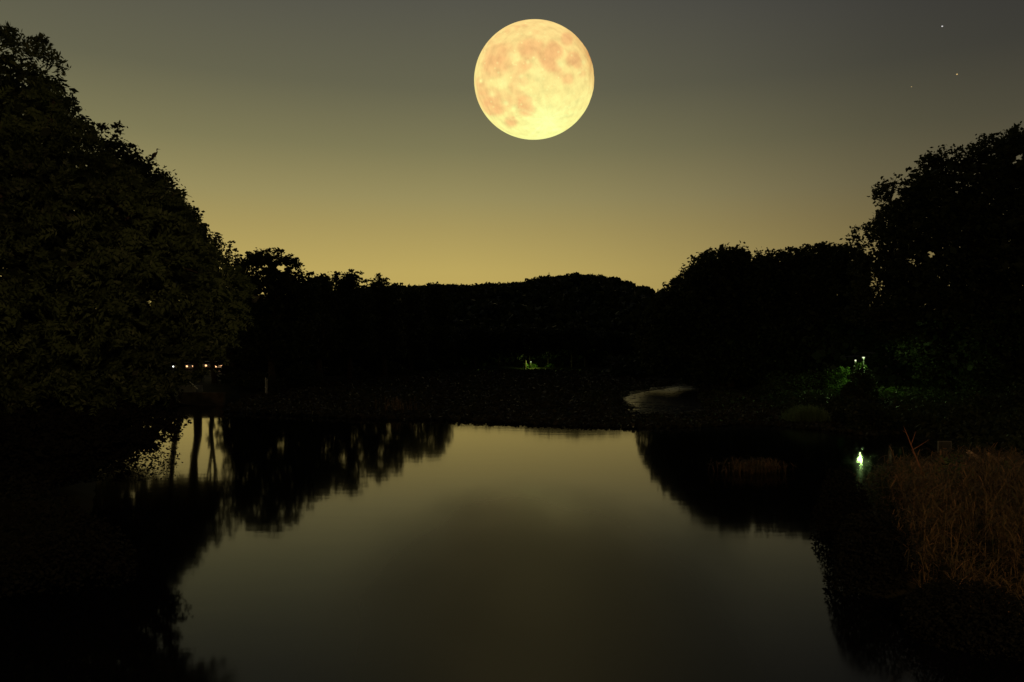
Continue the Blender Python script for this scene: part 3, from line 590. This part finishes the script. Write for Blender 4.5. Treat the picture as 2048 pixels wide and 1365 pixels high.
# ------------------------------------------------------------------ shrubs
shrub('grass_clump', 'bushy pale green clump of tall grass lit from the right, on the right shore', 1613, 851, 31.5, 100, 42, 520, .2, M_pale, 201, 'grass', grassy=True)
shrub('lit_shrub', 'shrub with brightly lit yellow green leaves by the path on the right bank', 1768, 815, 41.5, 66, 34, 2600, .15, M_green, 202)
shrub('lit_shrub', 'wisp of lit leaves right under the park lamp', 1722, 752, 44.5, 26, 30, 900, .13, M_green, 203)
shrub('round_shrub', 'dark round shrub at the water edge below the lit shrub', 1735, 872, 28.5, 105, 66, 5200, .13, M_leaf, 204)
shrub('round_shrub', 'dark shrub at the right shore between the grass clump and the round shrub', 1690, 862, 34, 60, 40, 1800, .15, M_leaf, 208)
shrub('round_shrub', 'dark shrub behind the notice board', 1935, 900, 25, 120, 80, 4200, .14, M_leaf, 205)
shrub('round_shrub', 'dark shrub at the right edge above the reeds', 2040, 905, 21, 130, 110, 4200, .13, M_leaf, 206)
shrub('round_shrub', 'dark shrub left of the notice board', 1845, 885, 27, 70, 50, 2600, .13, M_leaf, 207)
shrub('round_shrub', 'dark bushes under the sloping tree on the right shore', 1440, 790, 63, 120, 60, 3800, .24, M_leaf, 209)
shrub('round_shrub', 'dark bushes under the middle tree of the right shore', 1560, 815, 50, 130, 60, 3800, .22, M_leaf, 210)
for i, (x, y, Y, w_, h_) in enumerate(((500,792,54,110,52),(600,785,60,110,55),(700,772,72,100,45),(780,765,86,90,42),(850,752,104,80,38))):
    shrub('bank_shrub', ['dark shrub on the left bank beside the two pale stakes','dark shrub on the left bank under the rounded gappy tree','dark shrub under the flat crowned tree on the left shore','dark shrub under the tree with two tufts','dark shrub under the smooth topped tree'][i], x, y, Y, w_, h_, 2600, .006*Y*.6, M_leaf, 220+i)
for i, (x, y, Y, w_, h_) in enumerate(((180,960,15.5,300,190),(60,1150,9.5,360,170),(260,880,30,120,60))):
    shrub('bank_shrub', ['black undergrowth below the feathery tree on the left bank','black undergrowth in the lower left corner','dark undergrowth behind the feathery tree'][i], x, y, Y, w_, h_, 12000, .06, M_black, 230+i)  # leaf colour darkened in place of shade on the left bank
# thicket bordering the water, leaves coloured near black for shade, whose reflection shows at the lower right
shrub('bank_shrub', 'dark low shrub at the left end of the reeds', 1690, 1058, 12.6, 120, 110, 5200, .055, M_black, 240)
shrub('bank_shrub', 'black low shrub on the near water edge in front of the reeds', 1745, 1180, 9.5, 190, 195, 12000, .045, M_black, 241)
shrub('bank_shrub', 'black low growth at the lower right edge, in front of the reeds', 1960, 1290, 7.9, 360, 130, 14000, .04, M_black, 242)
for i, (x, y, Y, w_, h_) in enumerate(((1724,802,37.8,58,80),(1700,815,37,60,40),(1800,838,34,110,24),(1880,848,33,110,34),(1960,850,31,120,70),(2050,850,30,140,90),(1650,835,36.5,90,40),(1590,800,45,110,60),(1660,795,48,110,60),(1900,790,46,50,26),(1990,800,42,120,60),(1820,862,30.5,90,34),(1900,878,28,110,44))):
    shrub('park_shrub', ['dark bush hiding the post of the park lamp','dark bush left of the park lamp bush','dark bush below the brightly lit leaves','dark bush in front of the pale lit wall','dark bush right of the pale lit wall','dark tall bush at the right edge under the spreading tree','dark bush behind the green grass clump','dark bush under the tree with two pale tufts','dark bush under the tree tucked against the spreading tree','dark low bush behind the pale lit wall','dark bush beneath the spreading tree crown','dark low bush right of the round shrub at the water','dark low bush left above the notice board'][i], x, y, Y, w_, h_, 2600, .16, M_leaf, 260+i)
r = np.random.default_rng(300); cs = []; szs = []
for (x0, y0, x1, y1, H, dn) in ((-85,165,-40,152,5.5,1),(-40,152,-26,80,6,1),(-26,80,-22.3,60,6,1),(-22.3,60,-20,75,6,1),(-20,75,-16.5,100,6,1),(-16.5,100,-17,124,6,1),(-17,124,15,130,5.6,1),(15,130,34,125,6,1),(34,125,22,73,7,1),(12.5,92,18.5,72,2.6,1.3),(17,72,30,66,7,1.2),(30,66,50,62,7,1),(18,63,24,51,6.5,1.4),(24,51,46,50,6.5,1.4)):
    Ls = math.hypot(x1-x0, y1-y0); q_ = int(Ls*H*22*dn); f = r.random(q_); x = x0+(x1-x0)*f+r.normal(0, .8, q_); y = y0+(y1-y0)*f+r.normal(0, .8, q_)
    top = H*(.82+.14*fnoise(np.stack([x, y], 1), 6, .9)+.05*fnoise(np.stack([x, y], 1), 7, 4)); cs.append(np.stack([x, y, .2+top*r.random(q_)], 1)); szs.append(r.uniform(.3, .75, q_)*(1.9 if max(y0, y1) > 110 else 1.1))
cs = np.concatenate(cs); szs = np.concatenate(szs)
tag(link('thicket', quads_mesh('thicket', leaf_quads(cs, szs, r, .8), np.repeat(r.random(len(cs)), 4)), M_leaf_far), label='dark tangled thicket closing the gaps behind the shore trees', kind='stuff')
r = np.random.default_rng(301); n_ = 52000; X_ = r.uniform(11, 36, n_); Y_ = r.uniform(17, 52, n_)
k_ = ~inside(X_, Y_, SHORE) & (X_ < Y_*.78) & (X_ > Y_*.30); X_, Y_ = X_[k_], Y_[k_]; e_ = edge_dist(X_, Y_, SHORE)
hu = .12+.30*np.clip(fnoise(np.stack([X_, Y_], 1), 8, 1.1)+.5, 0, 1.2); zz = np.clip(e_, 0, 1)*.45+hu*r.random(len(X_))
tag(link('undergrowth', quads_mesh('undergrowth', leaf_quads(np.stack([X_, Y_, zz], 1), r.uniform(.14, .3, len(X_)), r, .5, -.5), np.repeat(r.random(len(X_)), 4)), M_leaf), label='dark knee high undergrowth covering the right bank', kind='stuff')
# lit conifer
tree('conifer', 'small conifer with green lit drooping sprays beside the park lamp', 'tree', [(1640,812),(1648,786),(1654,760),(1668,742),(1678,752),(1684,728),(1693,726),(1696,756),(1700,790),(1692,812)], 44.3, .9, 150, .26, 28, .13, 1672, mat=M_green, seed=71, tr=.07, droop=.6, gap=.1, limbs=5, inner=False)
tree('maple', 'small tree with sparse green lit leaves right of the park lamp', 'tree', [(1742,800),(1752,785),(1775,778),(1800,782),(1805,770),(1815,790),(1800,812),(1760,812)], 42, 1.0, 60, .3, 24, .15, 1786, mat=M_green, seed=72, tr=.07, gap=.0, limbs=6, inner=False)
# far lit bushes under a lamp
shrub('lit_shrub', 'far bush with small bright yellow green lit spot in the middle of the far shore', 1053, 741, 118.6, 12, 16, 500, .22, M_green, 251)
shrub('lit_shrub', 'far low bush lit green right of the bright spot on the far shore', 1068, 741, 119.2, 20, 14, 500, .22, M_green, 252)
shrub('lit_shrub', 'farthest right dim green bush on the far shore', 1099, 741, 120, 20, 13, 500, .22, M_green, 253)

# ------------------------------------------------------------------ lamps and lights
def point(name, loc, c, w, r=.08):
    ld = bpy.data.lights.new(name, 'POINT'); ld.color = c; ld.energy = w; ld.shadow_soft_size = r
    o = bpy.data.objects.new(name, ld); COL.objects.link(o); o.location = loc; return o
M_lamp = glow_mat('lamp_globe_glow', (.9, 1.0, .62), 1.1); M_lamp2 = glow_mat('bollard_glow', (1, .97, .9), 4)
def park_lamp(x, y, Y, label, w, r=.1, col=(.60, 1.0, .30)):
    g = P(x, y, Y); bz = gh(g[0], Y); root = empty('park_lamp', (g[0], Y, bz), label, 'lamp')
    MB().tube([(g[0], Y, bz-.1), (g[0], Y, bz+.25), (g[0], Y, g[2]-r)], [.07, .045, .035], 8).build('post', M_rubber, root, smooth=True)
    MB().tube([(g[0], Y, g[2]-r-.04), (g[0], Y, g[2]-r*.7)], [r*.9, r*.7], 10).build('collar', M_dark, root)
    bm = bmesh.new(); bmesh.ops.create_uvsphere(bm, u_segments=14, v_segments=8, radius=r)
    for v_ in bm.verts: v_.co += Vector(g)
    me = bpy.data.meshes.new('globe'); bm.to_mesh(me); bm.free(); link('globe', me, M_lamp, root, True)
    MB().tube([(g[0], Y-.15, g[2]+r*1.2+.14), (g[0], Y-.15, g[2]+r*1.2+.24)], [.75, .03], 18).build('light_shield', M_dark, root)  # wide disc added to keep the lamp light off the crown above
    lp = point('lamp_light', (g[0], Y-r*1.6, g[2]), col, w, .2 if r > .05 else .11); lp.parent = root; lp.location = (0, -.50, g[2]-bz)
    return root
park_lamp(1727, 715, 43.5, 'park lamp with a small white globe among the dark trees on the right bank', 95, .07)
park_lamp(1711, 721.5, 39.5, 'second, smaller park lamp glinting just left of the brighter one', 42, .045)
park_lamp(1062, 724, 117.6, 'dim park lamp behind the bushes at the middle of the far shore', 170, .06, (.72, 1.0, .18))
gx_, gy_, gz_ = P(346.5, 733.5, 100); root = empty('bollard_lamp', (gx_, 100, gh(gx_, 100)), 'single small white light far behind the feathery tree, left of the cars', 'lamp')
MB().tube([(gx_, 100, gh(gx_, 100)-.05), (gx_, 100, gz_-.08)], [.07, .06], 8).build('post', M_dark, root, smooth=True)
MB().tube([(gx_, 100, gz_-.08), (gx_, 100, gz_+.08)], [.07, .07], 10).build('lens', M_lamp2, root)
# cars far behind the left bank
M_head = glow_mat('headlight_glow', (1, .50, .22), 2.6); M_tail = glow_mat('tail_glow', (1, .12, .04), 2.2)
def car(x, y, Y, rz, label, paint, hl=.15):
    X0 = (x-1024)/F*Y; zc = CAMH+(HOR-y)/F*Y; bz = zc-.66; root = empty('car', (0, 0, 0), label, 'car')
    def prism(prof, w, name, mat, par, bev=.0, yo=0):
        n_ = len(prof); vs = [(a, -w/2+yo, b) for a, b in prof]+[(a, w/2+yo, b) for a, b in prof]; fs = [list(range(n_))[::-1], list(range(n_, 2*n_))]+[[i, (i+1) % n_, n_+(i+1) % n_, n_+i] for i in range(n_)]
        me = bpy.data.meshes.new(name); me.from_pydata(vs, [], fs)
        if bev:
            bm = bmesh.new(); bm.from_mesh(me); bmesh.ops.bevel(bm, geom=bm.edges[:], offset=bev, segments=2, affect='EDGES'); bm.to_mesh(me); bm.free()
        return link(name, me, mat, par)
    prism([(-2.1,.3),(2.1,.3),(2.15,.55),(2.05,.78),(1.2,.92),(.65,1.38),(-.9,1.42),(-1.6,1.0),(-2.1,.92)], 1.7, 'body', paint, root, .05)
    prism([(.72,1.34),(1.14,.97),(.5,.97),(.3,1.34)], 1.704, 'side_window', M_glass, root); prism([(.2,1.34),(.35,.97),(-1.2,.97),(-.85,1.34)], 1.704, 'side_window', M_glass, root)
    for sx_ in (-1.3, 1.35):
        for sy_ in (-.8, .8):
            w_ = MB().tube([(sx_, sy_-.1, .31), (sx_, sy_+.1, .31)], [.31, .31], 16).build('wheel', M_rubber, root, True)
            MB().tube([(sx_, sy_-.115, .31), (sx_, sy_+.115, .31)], [.17, .17], 10).build('rim', M_steel, w_)
    for sy_ in (-.6, .6):
        MB().tube([(2.04, sy_, .66), (2.19, sy_, .66)], [hl*1.1, hl], 12).build('headlight', M_head, root)
        MB().box((-2.16, sy_-.12, .66), (-2.09, sy_+.12, .80)).build('tail_light', M_tail, root)
    # the front of the car sits at the photographed lights
    root.rotation_euler = (0, 0, rz); root.location = (X0-math.cos(rz)*2.1, Y-math.sin(rz)*2.1, bz)
    return root
car(380, 733, 140, rad(-40), 'left car of the three with lit headlights, seen through the leaves of the feathery tree', M_paint[0])
car(418.5, 731.5, 140, rad(-52), 'middle car with lit headlights behind the feathery tree', M_paint[1])
c3 = car(438, 732, 139, rad(-62), 'nearest car with the brightest headlights, rightmost of the three behind the left bank', M_paint[2], .27)
# left landing: wall, slab, handrail, stakes
a = G(330, 815); 
lp = point('headlight_glow', (0, 0, 0), (1, .55, .25), 130, .1); lp.parent = c3; lp.location = (3.4, 0, .7)
wx0, wx1, wy = P(338, 0, 41.9)[0], P(446, 0, 41.9)[0], 41.9
root = MB().box((wx0-1.5, wy, -.5), (wx1, wy+.35, .60)).box((wx0-1.5, wy-.03, .60), (wx1+.03, wy+.38, .72)).build('retaining_wall', M_wall)
tag(root, 'low dark brown stone wall along the water on the left bank', 'wall')
root = MB().box((-1.15, -.5, 0), (1.15, .5, .42)).build('concrete_block', M_concrete, None, False, .03); root.location = (P(377, 0, 46)[0], 46, .62-.1); root.scale = (.6, 1, 1.0)
tag(root, 'pale greenish concrete block behind the low wall on the left bank', 'block')
hr = empty('stair_handrail', P(396, 786, 44), 'thin pale handrail sloping down to the low wall', 'handrail')
MB().tube([P(373,757,46.5), P(396,779,44)], .028, 8).build('rail', M_steel, hr)
for (x, y, Yk) in ((376,760,46.2),(394,777,44.3)):
    g_ = P(x, y, Yk); MB().tube([(g_[0], g_[1], g_[2]), (g_[0], g_[1], .5)], .022, 6).build('rail_post', M_dark, hr)
for i, (x, y0, y1, dx) in enumerate(((531, 756, 790, 0), (533.8, 758, 789, 0))):
    a_ = P(x, y0, 50); b_ = P(x, y1, 50)
    tag(MB().tube([(a_[0], 50, gh(a_[0], 50)-.3), (a_[0], 50, a_[2]), (a_[0]+.004, 50, a_[2]+.02)], [.028, .028, .01], 8).build('stake', M_steel), ['taller left one of two thin pale stakes on the left shore', 'shorter right one of two thin pale stakes on the left shore'][i], 'stake')
a_ = P(335.5, 816, 39.5); tag(MB().tube([(a_[0], 39.5, -.4), (a_[0], 39.5, a_[2]), (a_[0], 39.5, a_[2]+.02)], [.03, .03, .01], 8).build('stake', M_steel), 'short pale stake standing in the water left of the low wall', 'stake')
# notice board on the right shore
Y = 21.5; g_ = P(1889, 894, Y); bz = gh(g_[0], Y); nb = empty('notice_board', (g_[0], Y, bz), 'small pale framed notice board on the right shore behind the reeds', 'sign')
w_, h_ = 25/F*Y/2, 21/F*Y/2
MB().box((-w_, -.015, -h_), (w_, .015, h_), 0, g_).build('panel', M_paper, nb)
MB().box((-w_-.012, -.02, -h_-.03), (-w_, .02, h_+.01), 0, g_).box((w_, -.02, -h_-.03), (w_+.012, .02, h_+.01), 0, g_).box((-w_, -.02, h_), (w_, .02, h_+.012), 0, g_).build('frame', M_concrete, nb)
MB().tube([(g_[0], Y+.03, bz-.2), (g_[0], Y+.03, g_[2])], .02, 8).build('post', M_dark, nb)
MB().box((-.055, -.019, -.05), (.055, -.0155, -.038), 0, g_).build('printed_line', solid_mat('warm_print', (.4,.2,.1), (.5,.25,.12), bump=0), nb)
# low concrete kerb wall lit by the lamp
g_ = P(1857, 806, 40); tag(MB().box((-.75, -.15, -.35), (.62, .15, .14)).build('low_wall', M_concrete, None, False, .02), 'short pale concrete wall lit green on the right bank, right of the lit shrubs', 'wall'); bpy.data.objects['low_wall'].location = (g_[0], 39.2, g_[2])
# wet stones
# street lamp on the embankment behind the viewer: its warm light falls on the reeds and the feathery tree
lx, ly, lz = 3.0, -7.0, 1.35
sl = empty('street_lamp', (lx, ly, lz), 'street lamp with a curved arm on the embankment behind the viewer', 'lamp')
MB().tube([(lx, ly, lz-.2), (lx, ly, lz+.5), (lx, ly, lz+5.0), (lx, ly+.5, lz+5.7), (lx, ly+1.5, lz+6.0)], [.12, .08, .06, .045, .04], 10).build('pole', M_dark, sl, smooth=True)
MB().box((-.12, -.3, -.05), (.12, .3, .08), 0, (lx, ly+1.7, lz+6.0)).build('lamp_head', M_dark, sl, False, .02)
MB().box((-.09, -.22, -.075), (.09, .22, -.052), 0, (lx, ly+1.7, lz+6.0)).build('lens', glow_mat('sodium_glow', (1, .6, .25), 8), sl)
lp = point('lamp_light', (0, 0, 0), (1.0, .60, .28), 2400, .12); lp.parent = sl; lp.location = (0, 1.7, 5.85)
